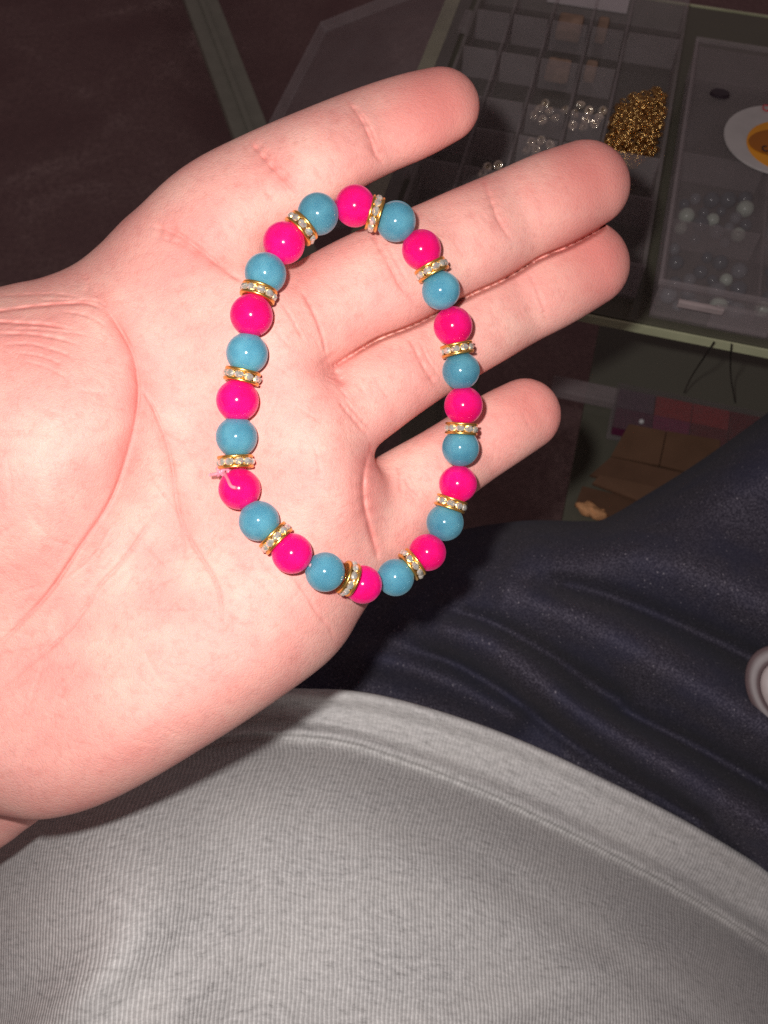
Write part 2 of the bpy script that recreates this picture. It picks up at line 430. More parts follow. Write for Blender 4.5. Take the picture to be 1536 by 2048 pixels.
for pxy, mt, r in (((1531, 297), 'black', .0013), ((1533, 216), 'red_ink', .0016)):
    c = on_z(*pxy, sp.z + .0014); pts = [c + Vector((r * math.cos(a), r * 1.3 * math.sin(a), 0)) for a in np.linspace(.9, 5.4, 14)]
    tube('printed_letter', pts, .0003, M[mt], tp, 6)

# loose beads in the second box
uv = bpy.data.meshes.new('loose_bead'); bm = bmesh.new(); bmesh.ops.create_uvsphere(bm, u_segments=20, v_segments=12, radius=.004); bm.to_mesh(uv); bm.free()
uv.polygons.foreach_set('use_smooth', [True] * len(uv.polygons))
bead_meshes = {}
for kq in ('mint', 'smoke', 'clearb'):
    bead_meshes[kq] = uv.copy(); bead_meshes[kq].materials.append(M[kq])
def loose(kind, px, py, sc, label, group, lift=0.0):
    z = zB + .004 * sc + lift; p = on_z(px, py, z)
    o = bpy.data.objects.new('loose_bead', bead_meshes[kind]); COL.objects.link(o); o.location = p; o.scale = (sc,) * 3
    return tag(o, label, 'bead', group)
placed = []
def try_bead(kind, px, py, sc, label, group):
    lift = 0.0; z = zB + .004 * sc; p = on_z(px, py, z)
    for q, s in placed:
        if (p - q).length < .004 * (s + sc) * .98: return
    rel = p - T0; a = rel.dot(E1); b = rel.dot(E2); r = .004 * sc + .0012
    if not (.0105 + r < a < .172 - r and .004 + r < b < .168 - r): return
    if min(abs(a - c) for c in (.0495, .09, .131)) < r or min(abs(b - c) for c in (.046, .090)) < r: return
    placed.append((p, sc)); loose(kind, px, py, sc, label, group)
GB = 'loose beads in the closed bead box'
for px, py, sc in ((1490, 418, .95), (1373, 432, .9), (1437, 612, .95), (1524, 618, .85), (1476, 470, .8), (1362, 457, .7), (1425, 440, .75), (1452, 560, .7)):
    try_bead('mint', px, py, sc, 'pale mint bead lying loose in the closed compartment box', GB)
for q in range(900):
    px = random.uniform(1335, 1620); py = random.uniform(395, 625)
    if q % 4 and 470 < py < 540: continue
    if len(placed) > 62: break
    kq = random.choice(('smoke', 'smoke', 'clearb'))
    try_bead(kq, px, py, random.uniform(.55, .95), {'smoke': 'smoky dark blue bead lying loose in the closed compartment box', 'clearb': 'clear glass bead lying loose in the closed compartment box'}[kq], GB)
for px, py in ((1530, 455), (1545, 430), (1560, 470), (1550, 400)):
    pass

# ------------------------------------------------------------------ rhinestone spacer (shared by bracelet and box)
def spacer_mesh():
    R, t, ri = .0035, .00125, .00055
    prof = [(ri, -t * .55), (.0026, -t), (R - .0001, -t), (R, -t * .85), (R, -t * .62), (R - .0006, -t * .55),
            (R - .0006, t * .55), (R, t * .62), (R, t * .85), (R - .0001, t), (.0026, t), (ri, t * .55)]
    return lathe_mesh('spacer', prof, 40, M['gold'])
SPACER = spacer_mesh(); SPACER2 = SPACER.copy(); SPACER2.materials.clear(); SPACER2.materials.append(M['silver'])
def stone_mesh():
    bm = bmesh.new(); rr = [(.00098, 0.0), (.00092, .00042), (.00046, .00078)]; rings = []
    for i, (r, h) in enumerate(rr):
        rings.append([bm.verts.new((h, r * math.cos(2 * math.pi * (k + .5 * (i % 2)) / 8), .78 * r * math.sin(2 * math.pi * (k + .5 * (i % 2)) / 8))) for k in range(8)])
    for a, b in zip(rings, rings[1:]):
        for k in range(8):
            bm.faces.new((a[k], a[(k + 1) % 8], b[k])); bm.faces.new((a[(k + 1) % 8], b[(k + 1) % 8], b[k]))
    bm.faces.new(rings[-1]); bmesh.ops.recalc_face_normals(bm, faces=bm.faces)
    me = bpy.data.meshes.new('rhinestone'); bm.to_mesh(me); bm.free(); me.materials.append(M['stone']); return me
STONE = stone_mesh()
NST = 10
def make_spacer(parent, loc, axis, spin, name='spacer', scale=1.0):
    q = Vector((0, 0, 1)).rotation_difference(axis.normalized()).to_matrix() @ Matrix.Rotation(spin, 3, 'Z')
    o = bpy.data.objects.new(name, SPACER if parent else SPACER2); COL.objects.link(o)
    o.matrix_basis = Matrix.Translation(loc) @ q.to_4x4() @ Matrix.Scale(scale, 4)
    W = o.matrix_basis.copy()
    if parent is not None:
        o.parent = parent; o.matrix_parent_inverse = parent.matrix_basis.inverted()
    for k in range(NST):
        s = bpy.data.objects.new('rhinestone', STONE); COL.objects.link(s); s.parent = o
        a = 2 * math.pi * k / NST
        s.matrix_basis = Matrix.Rotation(a, 4, 'Z') @ Matrix.Translation((.00292, 0, 0)) @ Matrix.Rotation(random.uniform(-.34, .34), 4, 'Y') @ Matrix.Rotation(random.uniform(-.34, .34), 4, 'Z')
    return o

# loose spacers lying in the first box
def in_cell(p, r):
    rel = p - T0; a = rel.dot(E1); b = rel.dot(E2)
    if not (-.100 + r < a < .004 - r and .012 + r < b < .205 - r): return False
    if min(abs(a - c) for c in (-.081, -.0615, -.0415, -.0235)) < r: return False
    return min(abs(b - c) for c in ((.055, .0815, .104, .140, .172) if a < -.0235 else (.055, .0815, .172))) > r
done = []
for (px, py) in [(1078, 218), (1098, 222), (1085, 240), (1130, 222), (1150, 228), (1135, 245), (1178, 222), (1198, 235), (1172, 240), (1215, 245),
                 (1062, 285), (1082, 282), (1100, 290), (1072, 300), (1055, 298), (975, 335), (992, 330), (1008, 338), (985, 348), (1120, 285), (1105, 305), (1090, 208), (1110, 236), (1068, 232), (1142, 214), (1165, 218), (1188, 246), (1206, 222), (1160, 246), (1090, 302), (1070, 312), (998, 350), (968, 350), (1016, 328)]:
    for tr in range(0, 24, 2):
        p = on_z(px + random.uniform(-tr, tr), py + random.uniform(-tr, tr), zA + .0024)
        if in_cell(p, .0025) and all((p - q).length > .0044 for q in done):
            done.append(p)
            o = make_spacer(None, p, Vector((random.uniform(-1, 1), random.uniform(-1, .2), .8)), random.uniform(0, 6), 'rhinestone_spacer', .62)
            tag(o, 'small gold rhinestone spacer lying loose in the open compartment box', 'spacer bead', 'loose spacers in the open bead box')
            break
for k, (q0, q1) in enumerate((((1112, 34), (1166, 76)), ((1192, 40), (1216, 80)), ((1090, 124), (1142, 158)), ((1168, 128), (1194, 158)))):
    c0_ = on_z((q0[0] + q1[0]) / 2, (q0[1] + q1[1]) / 2, zA + .004); wa = (on_z(q1[0], q0[1], zA) - on_z(q0[0], q0[1], zA)).length / 2; wb = (on_z(q0[0], q1[1], zA) - on_z(q0[0], q0[1], zA)).length / 2
    bm = bmesh.new(); add_box(bm, c0_, (wa * .9, wb * .8, .0036), ROT, .0018)
    tag(from_bm('tan_packet', bm, M['kraft']), ['wide tan packet in the back row of the open bead box', 'narrow tan packet in the back row of the open bead box', 'wide tan packet in the second row of the open bead box', 'narrow tan packet in the second row of the open bead box'][k], 'packet', 'tan packets in the open bead box')
# gold ring heap
tor = []
TV = []; TF = []
def ring_geo(c, R, r, rot, n=10, m=5):
    base = len(TV)
    for i in range(n):
        a = 2 * math.pi * i / n
        for j in range(m):
            b = 2 * math.pi * j / m
            v = rot @ Vector(((R + r * math.cos(b)) * math.cos(a), (R + r * math.cos(b)) * math.sin(a), r * math.sin(b)))
            TV.append(tuple(c + v))
    for i in range(n):
        for j in range(m):
            TF.append((base + i * m + j, base + ((i + 1) % n) * m + j, base + ((i + 1) % n) * m + (j + 1) % m, base + i * m + (j + 1) % m))
for q in range(800):
    px = random.uniform(1205, 1335); py = random.uniform(180, 335)
    u = (px - 1272) / 60; v = (py - 258) / 78
    u2 = u * .85 + v * .45
    if u2 * u2 + v * v > 1: continue
    hgt = .011 * max(0, 1 - (u2 * u2 + v * v)) ** .7
    p = on_z(px, py, zA + .002 + random.uniform(0, 1) * hgt)
    rel = p - T0; a = rel.dot(E1); b = rel.dot(E2)
    if not in_cell(p, .0026): continue
    rot = Matrix.Rotation(random.uniform(0, 6.3), 3, 'Z') @ Matrix.Rotation(random.uniform(-.9, .9), 3, 'X')
    ring_geo(p, random.uniform(.0013, .0021), .00036, rot)
heap = from_np('gold_rings', TV, TF, M['gold_dark'])
tag(heap, 'heap of tiny gold jump rings piled in the open bead box', 'jump rings', kind='stuff')
# paper at the table back, white slip
pc = on_z(1180, -12, ZT + .0008)
bm = bmesh.new(); add_box(bm, pc, (.0215, .013, .0003), ROT, 0); tag(from_bm('paper_slip', bm, M['paper']), 'white paper slip lying at the back of the glass table', 'paper')

# ------------------------------------------------------------------ things on the lower shelf
zs = ZS + .0005
c0 = tl(.115, .128, zs)
case = tag(empty('bead_case', c0), 'small case of red, magenta and plum compartments on the lower glass shelf', 'bead case')
rel = on_z(1240, 775, zs + .012) - T0; ca, cb = rel.dot(E1), rel.dot(E2)
cw, ch = .0225, .0150
bm = bmesh.new(); add_box(bm, tl(ca + 2 * cw, cb - ch, zs + .0012), (cw * 2 + .002, ch + .002, .0012), ROT, .0006); from_bm('base', bm, M['plastic_edge'], case)
cells = [['c_mauve', 'c_red', 'c_red', 'c_dred'], ['c_dmag', 'c_mag', 'c_dred', 'c_dred']]
for j in range(2):
    for i in range(4):
        bm = bmesh.new(); add_box(bm, tl(ca + (i + .5) * cw, cb - (j + .5) * ch, zs + .0072), (cw / 2 - .0002, ch / 2 - .0002, .0046), ROT, .0006); from_bm('compartment', bm, M[cells[j][i]], case)
bm = bmesh.new(); add_box(bm, tl(ca + 2 * cw, cb - ch, zs + .0135), (cw * 2 + .002, ch + .002, .0008), ROT, .0005); from_bm('lid', bm, M['plastic'], case)
p = on_z(1283, 843, zs + .0155); bm = bmesh.new(); bmesh.ops.create_icosphere(bm, subdivisions=2, radius=.0016, matrix=Matrix.Translation(p)); from_bm('catch', bm, M['paper'], case, True)
# long clear strip left of the case
rel = on_z(1185, 788, zs + .004) - T0
bm = bmesh.new(); add_box(bm, tl(rel.dot(E1), rel.dot(E2), zs + .004), (.026, .006, .0038), ROT, .0012)
st = tag(from_bm('clear_case', bm, clear_mat('hazy_plastic', (.5, .42, .43), .45)), 'hazy clear plastic strip case beside the red bead case on the shelf', 'plastic case')
# cardboard
g = on_z(1290, 930, zs); card = tag(empty('cardboard_box', g), 'flattened brown cardboard box with raised flap on the lower glass shelf', 'cardboard')
def quad_panel(name, pxs, z0s, th, mat, par):
    top = [on_z(px, py, z) for (px, py), z in zip(pxs, z0s)]
    V = [tuple(v) for v in top] + [tuple(v - EZ * th) for v in top]
    F = [(0, 1, 2, 3), (7, 6, 5, 4)] + [(i, (i + 4), (i + 1) % 4 + 4, (i + 1) % 4) for i in range(4)]
    me = bpy.data.meshes.new(name); me.from_pydata(V, [], F); me.update(); bm = bmesh.new(); bm.from_mesh(me)
    bmesh.ops.recalc_face_normals(bm, faces=bm.faces); bm.to_mesh(me); bm.free()
    return mesh_obj(name, me, mat, par)
quad_panel('panel', [(1258, 848), (1332, 862), (1318, 930), (1222, 912)], [zs + .020, zs + .020, zs + .014, zs + .014], .002, M['card'], card)
quad_panel('panel', [(1334, 862), (1440, 880), (1440, 960), (1320, 930)], [zs + .020, zs + .020, zs + .014, zs + .014], .002, M['card'], card)
quad_panel('panel', [(1222, 914), (1440, 962), (1380, 1000), (1180, 950)], [zs + .0135, zs + .0135, zs + .004, zs + .004], .002, M['card_dark'], card)
quad_panel('flap', [(1200, 950), (1330, 978), (1300, 1010), (1185, 966)], [zs + .014, zs + .014, zs + .010, zs + .010], .002, M['card'], card)
quad_panel('panel', [(1165, 972), (1330, 1012), (1300, 1060), (1150, 1010)], [zs + .003, zs + .003, zs + .003, zs + .003], .002, M['card_dark'], card)
# tan scrap
bm = bmesh.new(); bmesh.ops.create_icosphere(bm, subdivisions=3, radius=1.0)
for v in bm.verts:
    n = v.co.copy(); k = 1 + .22 * math.sin(5 * n.x + 3 * n.y) + .15 * math.sin(9 * n.y - 4 * n.z)
    v.co = Vector((n.x * .0082 * k, n.y * .0042 * k + .0025 * n.x * n.x - (.002 if n.x > 0 else -.001), n.z * .003 * k))
q = on_z(1186, 1022, zs + .006)
bmesh.ops.rotate(bm, verts=bm.verts, cent=(0, 0, 0), matrix=Matrix.Rotation(math.radians(-6), 3, 'Z')); bmesh.ops.translate(bm, verts=bm.verts, vec=q)
tag(from_bm('crumpled_scrap', bm, M['tan'], smooth=True), 'small crumpled tan orange scrap at the edge of the brown cardboard', 'scrap')
# two threads hanging from the table edge
for pts in ([(1428, 684, .352), (1410, 712, .37), (1385, 750, .46), (1368, 785, .54)], [(1463, 688, .351), (1461, 716, .37), (1462, 755, .47), (1470, 805, .54)]):
    w = [P(a, b, D) for a, b, D in catmull(pts, 10)]
    tag(tube('hanging_thread', w, .00032, M['thread'], None, 6), 'thin dark thread hanging off the glass table edge towards the red bead case', 'thread', 'threads hanging off the table edge')
# mauve clear disc on the trousers, partly outside the picture
# (placed below, after the trousers)

# ------------------------------------------------------------------ hand: signed-distance model, one continuous skin
REF = 172.0; S = FPX / REF           # px per mm at the palm's distance
def U(px): return (px - 768) / S
def Vv(py): return -(py - 1024) / S
GS = 0.70
ulo, uhi, vlo, vhi, hlo, hhi = U(-820), U(1290), Vv(2150), Vv(90), -72.0, 30.0
gu = np.arange(ulo, uhi, GS, dtype=np.float32); gv = np.arange(vlo, vhi, GS, dtype=np.float32); gh = np.arange(hlo, hhi, GS, dtype=np.float32)
BIG = 12.0

def capsules(F, chain, n=7, fl=1.0, k=0.0):
    """chain rows: px, py, h(surface), r(px); union of tapering capsules into F"""
    c = np.array([(U(x), Vv(y), h - r / S * fl, r / S) for x, y, h, r in chain]); c = catmull(c, n)
    for a, b in zip(c[:-1], c[1:]):
        R = max(a[3], b[3]) + BIG
        lo = np.minimum(a[:3], b[:3]) - R; hi = np.maximum(a[:3], b[:3]) + R
        i0, i1 = np.searchsorted(gu, (lo[0], hi[0])); j0, j1 = np.searchsorted(gv, (lo[1], hi[1])); k0, k1 = np.searchsorted(gh, (lo[2], hi[2]))
        if i0 >= i1 or j0 >= j1 or k0 >= k1: continue
        x = gu[i0:i1, None, None]; y = gv[None, j0:j1, None]; z = gh[None, None, k0:k1]
        ab = (b - a)[:3]; L2 = float(ab @ ab) + 1e-9
        t = ((x - a[0]) * ab[0] + (y - a[1]) * ab[1] + (z - a[2]) * ab[2]) / L2
        t = np.clip(t, 0, 1)
        d = np.sqrt((x - a[0] - t * ab[0]) ** 2 + (y - a[1] - t * ab[1]) ** 2 + ((z - a[2] - t * ab[2]) / fl) ** 2) - (a[3] + t * (b[3] - a[3]))
        sub = F[i0:i1, j0:j1, k0:k1]; np.minimum(sub, d, out=sub)

def smin(a, b, k):
    h = np.clip(.5 + .5 * (b - a) / k, 0, 1)
    return b * (1 - h) + a * h - k * h * (1 - h)

shape = (len(gu), len(gv), len(gh))
def new(): return np.full(shape, BIG, np.float32)
FINGERS = {
 'index':  [(881, 211, -13, 79), (820, 234, -10.5, 88), (741, 264, -9.5, 92), (640, 310, -5, 98), (527, 366, -4.5, 105), (430, 430, -2, 116), (350, 520, -2, 128)],
 'middle': [(1173, 367, -21, 89), (1105, 397, -17.5, 96), (1028, 432, -17, 97), (950, 470, -13.5, 102), (880, 503, -12, 104), (780, 550, -7, 108), (693, 592, -6, 108), (600, 650, -3, 112), (500, 710, -2, 116)],
 'ring':   [(1173, 527, -26, 88), (1100, 568, -23, 91), (1030, 605, -22.5, 90), (960, 645, -18.5, 91), (860, 703, -15, 92), (784, 752, -10, 94), (690, 815, -5, 100), (580, 880, -2, 110)],
 'pinky':  [(1050, 829, -26, 73), (1000, 858, -23, 77), (940, 897, -22, 78), (880, 938, -18, 82), (815, 985, -16, 92), (750, 1040, -13, 105), (650, 1090, -8, 115)],
}
G = new(); FG = {}
for nm in FINGERS:
    f = new(); capsules(f, FINGERS[nm], 6, .96); FG[nm] = f
    G = smin(f, G, .25) if nm != 'index' else f
# palm slab with rounded rim and a modelled front surface
poly = [(-420, 760), (-200, 640), (0, 574), (80, 556), (155, 524), (240, 456), (330, 420), (430, 440), (570, 538), (640, 610), (664, 742), (716, 800), (738, 900), (772, 960), (822, 1050), (800, 1120),
        (752, 1185), (719, 1236), (690, 1285), (645, 1333), (560, 1396), (480, 1450), (400, 1500), (300, 1560), (205, 1608), (130, 1632), (60, 1640), (-20, 1628), (-200, 1610), (-420, 1640), (-560, 1300)]
pp = np.array([(U(x), Vv(y)) for x, y in poly])
def poly_sdf(X, Y, p):
    d = np.full(X.shape, 1e9); s = np.ones(X.shape)
    for i in range(len(p)):
        a = p[i]; b = p[i - 1]; e = b - a; wx = X - a[0]; wy = Y - a[1]
        t = np.clip((wx * e[0] + wy * e[1]) / (e @ e), 0, 1); bx = wx - e[0] * t; by = wy - e[1] * t
        d = np.minimum(d, bx * bx + by * by)
        c1 = Y >= a[1]; c2 = Y < b[1]; c3 = e[0] * wy > e[1] * wx
        s = np.where((c1 & c2 & c3) | (~c1 & ~c2 & ~c3), -s, s)
    return s * np.sqrt(d)
ppc = catmull(np.vstack([pp, pp[:1]]), 4)[:-1]
XX, YY = np.meshgrid(gu, gv, indexing='ij')
d2 = poly_sdf(XX.astype(np.float64), YY.astype(np.float64), ppc)
ctrl = [(-400, 900, 6), (-250, 1000, 10), (-60, 780, 11), (60, 820, 13), (120, 960, 12.5), (90, 1080, 9), (215, 880, 9), (250, 760, 5), (190, 660, 2.5), (120, 610, 0), (0, 590, -1), (0, 660, 5), (-200, 660, 3), (150, 560, -3.5), (240, 490, -5),
        (310, 760, -.5), (340, 640, -.5), (400, 560, -.5), (420, 660, 1), (400, 800, -.5), (480, 800, 0), (345, 940, -2.5), (290, 1000, -1), (400, 1060, -1), (560, 900, 2), (560, 720, 1.5), (640, 830, 1.5), (690, 950, 1.0), (700, 1030, -1),
        (690, 1130, -5), (760, 1080, -11), (600, 1080, 0), (500, 1180, 3), (300, 1270, 5.5), (220, 1420, 7), (400, 1350, 6), (520, 1300, 3), (630, 1260, -2), (60, 1540, 4), (0, 1400, 4), (120, 1240, 2.5), (200, 1140, 2), (20, 1290, 2.5), (-160, 1250, 3), (-200, 1450, 2), (-400, 1300, -2), (-420, 1500, -6)]
cp = np.array([(U(x), Vv(y), h) for x, y, h in ctrl])
def tps(r2): return np.where(r2 > 1e-9, r2 * np.log(np.maximum(r2, 1e-9)), 0)
n = len(cp); K = tps(((cp[:, None, :2] - cp[None, :, :2]) ** 2).sum(-1)) + np.eye(n) * 60
A = np.zeros((n + 3, n + 3)); A[:n, :n] = K; A[:n, n] = 1; A[:n, n + 1:] = cp[:, :2]; A[n, :n] = 1; A[n + 1:, :n] = cp[:, :2].T
w = np.linalg.solve(A, np.concatenate([cp[:, 2], [0, 0, 0]]))
T = w[n] + w[n + 1] * XX + w[n + 2] * YY
for i in range(n): T = T + w[i] * tps((XX - cp[i, 0]) ** 2 + (YY - cp[i, 1]) ** 2)
half = 13.0; rr = 11.0
q1 = (d2 + rr).astype(np.float32)[:, :, None]; q2 = np.abs(gh[None, None, :] - (T - half).astype(np.float32)[:, :, None]) - half + rr
F = np.minimum(np.maximum(q1, q2), 0) + np.sqrt(np.maximum(q1, 0) ** 2 + np.maximum(q2, 0) ** 2) - rr
np.clip(F, -BIG, BIG, out=F)
F = smin(F, G, 3.2)
# thumb and forearm continue outside the picture
f = new(); capsules(f, [(-30, 830, 5, 190), (-190, 720, 6, 150), (-330, 620, 10, 118), (-470, 510, 14, 100), (-590, 430, 17, 84)], 6); F = smin(F, f, 7)
f = new(); capsules(f, [(60, 1340, -8, 240), (-140, 1460, -12, 275), (-420, 1620, -16, 295), (-760, 1820, -16, 330)], 5, .72); F = smin(F, f, 4)

def surface_nets(F, gs, org):
    s = F < 0; nx, ny, nz = F.shape
    c = np.zeros((nx - 1, ny - 1, nz - 1), np.uint8)
    for dx in (0, 1):
        for dy in (0, 1):
            for dz in (0, 1): c += s[dx:nx - 1 + dx, dy:ny - 1 + dy, dz:nz - 1 + dz]
    act = (c > 0) & (c < 8); ids = np.full(act.shape, -1, np.int32); I = np.argwhere(act); ids[act] = np.arange(len(I))
    acc = np.zeros((len(I), 3)); cnt = np.zeros(len(I))
    corners = [(a, b, d) for a in (0, 1) for b in (0, 1) for d in (0, 1)]
    for p in corners:
        for ax in range(3):
            if p[ax]: continue
            q = list(p); q[ax] = 1
            fa = F[I[:, 0] + p[0], I[:, 1] + p[1], I[:, 2] + p[2]]; fb = F[I[:, 0] + q[0], I[:, 1] + q[1], I[:, 2] + q[2]]
            m = (fa < 0) != (fb < 0); t = np.where(m, fa / np.where(m, fa - fb, 1), 0)
            pt = np.array(p, float)[None].repeat(len(I), 0); pt[:, ax] = t
            acc[m] += pt[m]; cnt[m] += 1
    V = (I + acc / cnt[:, None]) * gs + np.array(org)
    faces = []
    for ax in range(3):
        o1, o2 = [(1, 2), (2, 0), (0, 1)][ax]
        sl = [slice(1, -1)] * 3; sl[ax] = slice(0, F.shape[ax] - 1)
        a = s[tuple(sl)]; sl2 = list(sl); sl2[ax] = slice(1, F.shape[ax]); b = s[tuple(sl2)]
        J = np.argwhere(a != b); flip = a[a != b]
        off = np.ones(3, int); off[ax] = 0; J = J + off
        def cid(d1, d2):
            K = J.copy(); K[:, o1] -= d1; K[:, o2] -= d2; return ids[K[:, 0], K[:, 1], K[:, 2]]
        Q = np.stack([cid(1, 1), cid(0, 1), cid(0, 0), cid(1, 0)], 1)
        Q = np.where(flip[:, None], Q, Q[:, ::-1]); faces.append(Q)
    return V, np.vstack(faces)
V, Q = surface_nets(F, GS, (gu[0], gv[0], gh[0]))

def sample_F(u, v, h):
    i = int(np.clip((u - gu[0]) / GS, 0, len(gu) - 1)); j = int(np.clip((v - gv[0]) / GS, 0, len(gv) - 1)); k = int(np.clip((h - gh[0]) / GS, 0, len(gh) - 1))
    return float(F[i, j, k])

# smooth, then one linear subdivision (shared edges) for the creases
def smooth_v(V, Q, it, lam=.5):
    e = np.vstack([Q[:, [0, 1]], Q[:, [1, 2]], Q[:, [2, 3]], Q[:, [3, 0]]])
    for k in range(it):
        a = np.zeros_like(V); c = np.zeros(len(V))
        for x, y in ((0, 1), (1, 0)):
            for d in range(3): a[:, d] += np.bincount(e[:, x], V[e[:, y], d], len(V))
            c += np.bincount(e[:, x], minlength=len(V))
        V = V + lam * (a / c[:, None] - V)
    return V
V = smooth_v(V, Q, 3)
def subdivide(V, Q):
    N = len(V); e = np.vstack([Q[:, [0, 1]], Q[:, [1, 2]], Q[:, [2, 3]], Q[:, [3, 0]]]); e.sort(axis=1)
    ue, inv = np.unique(e, axis=0, return_inverse=True); inv = inv.reshape(4, -1).T
    mid = V[ue].mean(1); cen = V[Q].mean(1); NE = len(ue); m = inv + N; c = np.arange(len(Q)) + N + NE
    V2 = np.vstack([V, mid, cen])
    Q2 = np.vstack([np.stack([Q[:, i], m[:, i], c, m[:, i - 1]], 1) for i in range(4)])
    return V2, Q2
V, Q = subdivide(V, Q); V = smooth_v(V, Q, 2)

def normals(V, Q):
    fn = np.cross(V[Q[:, 2]] - V[Q[:, 0]], V[Q[:, 3]] - V[Q[:, 1]]); nn = np.zeros_like(V)
    for i in range(4):
        for d in range(3): nn[:, d] += np.bincount(Q[:, i], fn[:, d], len(V))
    return nn / (np.linalg.norm(nn, axis=1, keepdims=True) + 1e-12)
N_ = normals(V, Q)
if N_[np.argmax(V[:, 2])][2] < 0: Q = Q[:, ::-1]; N_ = -N_

# creases: px polyline, half width px, depth mm (taper at both ends); ridge beside some
CR = [
 ([(160, 536), (190, 580), (218, 624), (246, 668), (267, 713), (277, 777), (270, 846), (243, 945), (213, 1015), (163, 1089), (104, 1178), (50, 1238), (0, 1287), (-60, 1340)], 5, .75),
 ([(160, 536), (218, 624), (267, 713), (277, 777), (270, 846), (243, 945), (213, 1015)], 17, .75),
 ([(262, 735), (277, 767), (307, 817), (332, 881), (347, 945), (351, 985), (364, 1045), (396, 1104), (431, 1163), (443, 1218), (441, 1270)], 4.5, .55),
 ([(277, 767), (332, 881), (351, 985), (396, 1104)], 14, .35),
 ([(345, 996), (297, 1050), (248, 1119), (198, 1173), (149, 1248), (99, 1297), (40, 1345), (-20, 1390)], 4.5, .45),
 ([(364, 1045), (367, 1085), (369, 1125)], 3.5, .35),
 ([(287, 451), (346, 463), (398, 498), (457, 545), (500, 572)], 5, .6), ([(300, 462), (346, 468), (398, 503), (470, 556)], 16, .6),
 ([(310, 474), (360, 486), (400, 512)], 3.5, .3),
 ([(492, 272), (515, 300), (539, 328), (568, 357), (603, 398)], 4.5, .6), ([(510, 276), (536, 306), (562, 336), (590, 366)], 3.5, .45), ([(495, 276), (539, 328), (590, 385)], 16, .4),
 ([(686, 190), (705, 215), (724, 242), (738, 273), (753, 312), (773, 335)], 4, .5), ([(706, 205), (728, 235), (744, 262), (752, 285)], 3.5, .35), ([(700, 200), (738, 273), (765, 330)], 15, .35),
 ([(600, 580), (619, 609), (642, 664), (658, 735)], 4.5, .55), ([(560, 600), (585, 640), (612, 690)], 4, .25), ([(548, 640), (560, 672), (590, 705)], 4, .2),
 ([(735, 462), (748, 477), (775, 523), (802, 574), (841, 612)], 4.5, .5), ([(762, 470), (790, 520), (815, 565)], 3.5, .35), ([(748, 477), (802, 574)], 15, .3),
 ([(962, 352), (970, 370), (983, 405), (996, 440), (1027, 489)], 4, .4), ([(970, 370), (1010, 470)], 14, .3),
 ([(676, 800), (688, 817), (713, 846), (742, 881)], 4.5, .5), ([(690, 800), (712, 828), (745, 862)], 3.5, .4), ([(672, 770), (700, 800)], 3.5, .3),
 ([(815, 675), (826, 691), (849, 738), (880, 781)], 4.5, .45), ([(838, 680), (858, 722), (888, 765)], 3.5, .3), ([(826, 691), (880, 781)], 14, .3),
 ([(1055, 540), (1072, 575), (1095, 640)], 4, .3),
 ([(745, 893), (736, 913), (728, 948), (727, 995), (736, 1042), (751, 1097), (758, 1125)], 6, 1.5), ([(742, 898), (729, 948), (730, 1000), (742, 1060)], 20, 1.3),
 ([(795, 925), (800, 955), (802, 990)], 4.5, .35), ([(806, 950), (820, 975), (842, 995)], 4, .35), ([(880, 880), (905, 920), (930, 960)], 5, .35),
 ([(664, 742), (676, 752), (690, 772)], 10, 1.4), ([(640, 700), (668, 742), (660, 770)], 22, .8),
 ([(738, 902), (745, 900)], 10, .8),
 ([(-60, 628), (0, 622), (60, 614), (110, 609), (175, 607), (215, 625)], 4.5, .85), ([(-60, 640), (0, 644), (50, 647), (95, 650), (150, 660)], 4.5, .8),
 ([(-40, 592), (40, 590), (110, 588), (165, 596)], 4, .45), ([(-40, 668), (50, 668), (110, 676), (160, 690)], 4, .45), ([(0, 690), (60, 688), (120, 704), (150, 718)], 4, .35),
 ([(30, 705), (80, 712), (130, 730)], 3.5, .3), ([(10, 660), (70, 658), (130, 664), (185, 672)], 3.5, .3), ([(60, 600), (130, 600), (190, 602), (225, 618)], 3.5, .3),
 ([(40, 720), (95, 735), (140, 760)], 3.5, .22), ([(120, 622), (175, 632), (215, 655)], 3.5, .35), ([(165, 540), (178, 570), (170, 590)], 6, .35),
 ([(560, 1130), (600, 1170), (634, 1225), (660, 1258), (670, 1290)], 4.5, .4), ([(440, 1215), (470, 1235), (500, 1262)], 3.5, .2), ([(500, 1080), (530, 1130), (590, 1190)], 4, .2),
 ([(250, 1215), (330, 1218), (450, 1216)], 3.5, .16), ([(100, 1180), (180, 1120), (230, 1040)], 3.5, .2), ([(180, 1210), (230, 1160), (300, 1110)], 3.5, .18), ([(347, 945), (385, 915), (425, 885)], 4, .22), ([(300, 950), (330, 990), (355, 1020)], 3.5, .25),
 ([(-60, 1325), (0, 1310), (60, 1300), (110, 1290)], 4, .25), ([(380, 950), (420, 948), (460, 946)], 4, .22), ([(320, 860), (370, 900), (400, 950)], 4, .15),
]
def tri(F3, V):
    q = (V - np.array([gu[0], gv[0], gh[0]])) / GS; q = np.clip(q, 0, np.array(F3.shape) - 1.001); i = q.astype(int); t = q - i; out = 0
    for a in (0, 1):
        for b in (0, 1):
            for c in (0, 1):
                out = out + F3[i[:, 0] + a, i[:, 1] + b, i[:, 2] + c] * (t[:, 0] if a else 1 - t[:, 0]) * (t[:, 1] if b else 1 - t[:, 1]) * (t[:, 2] if c else 1 - t[:, 2])
    return out
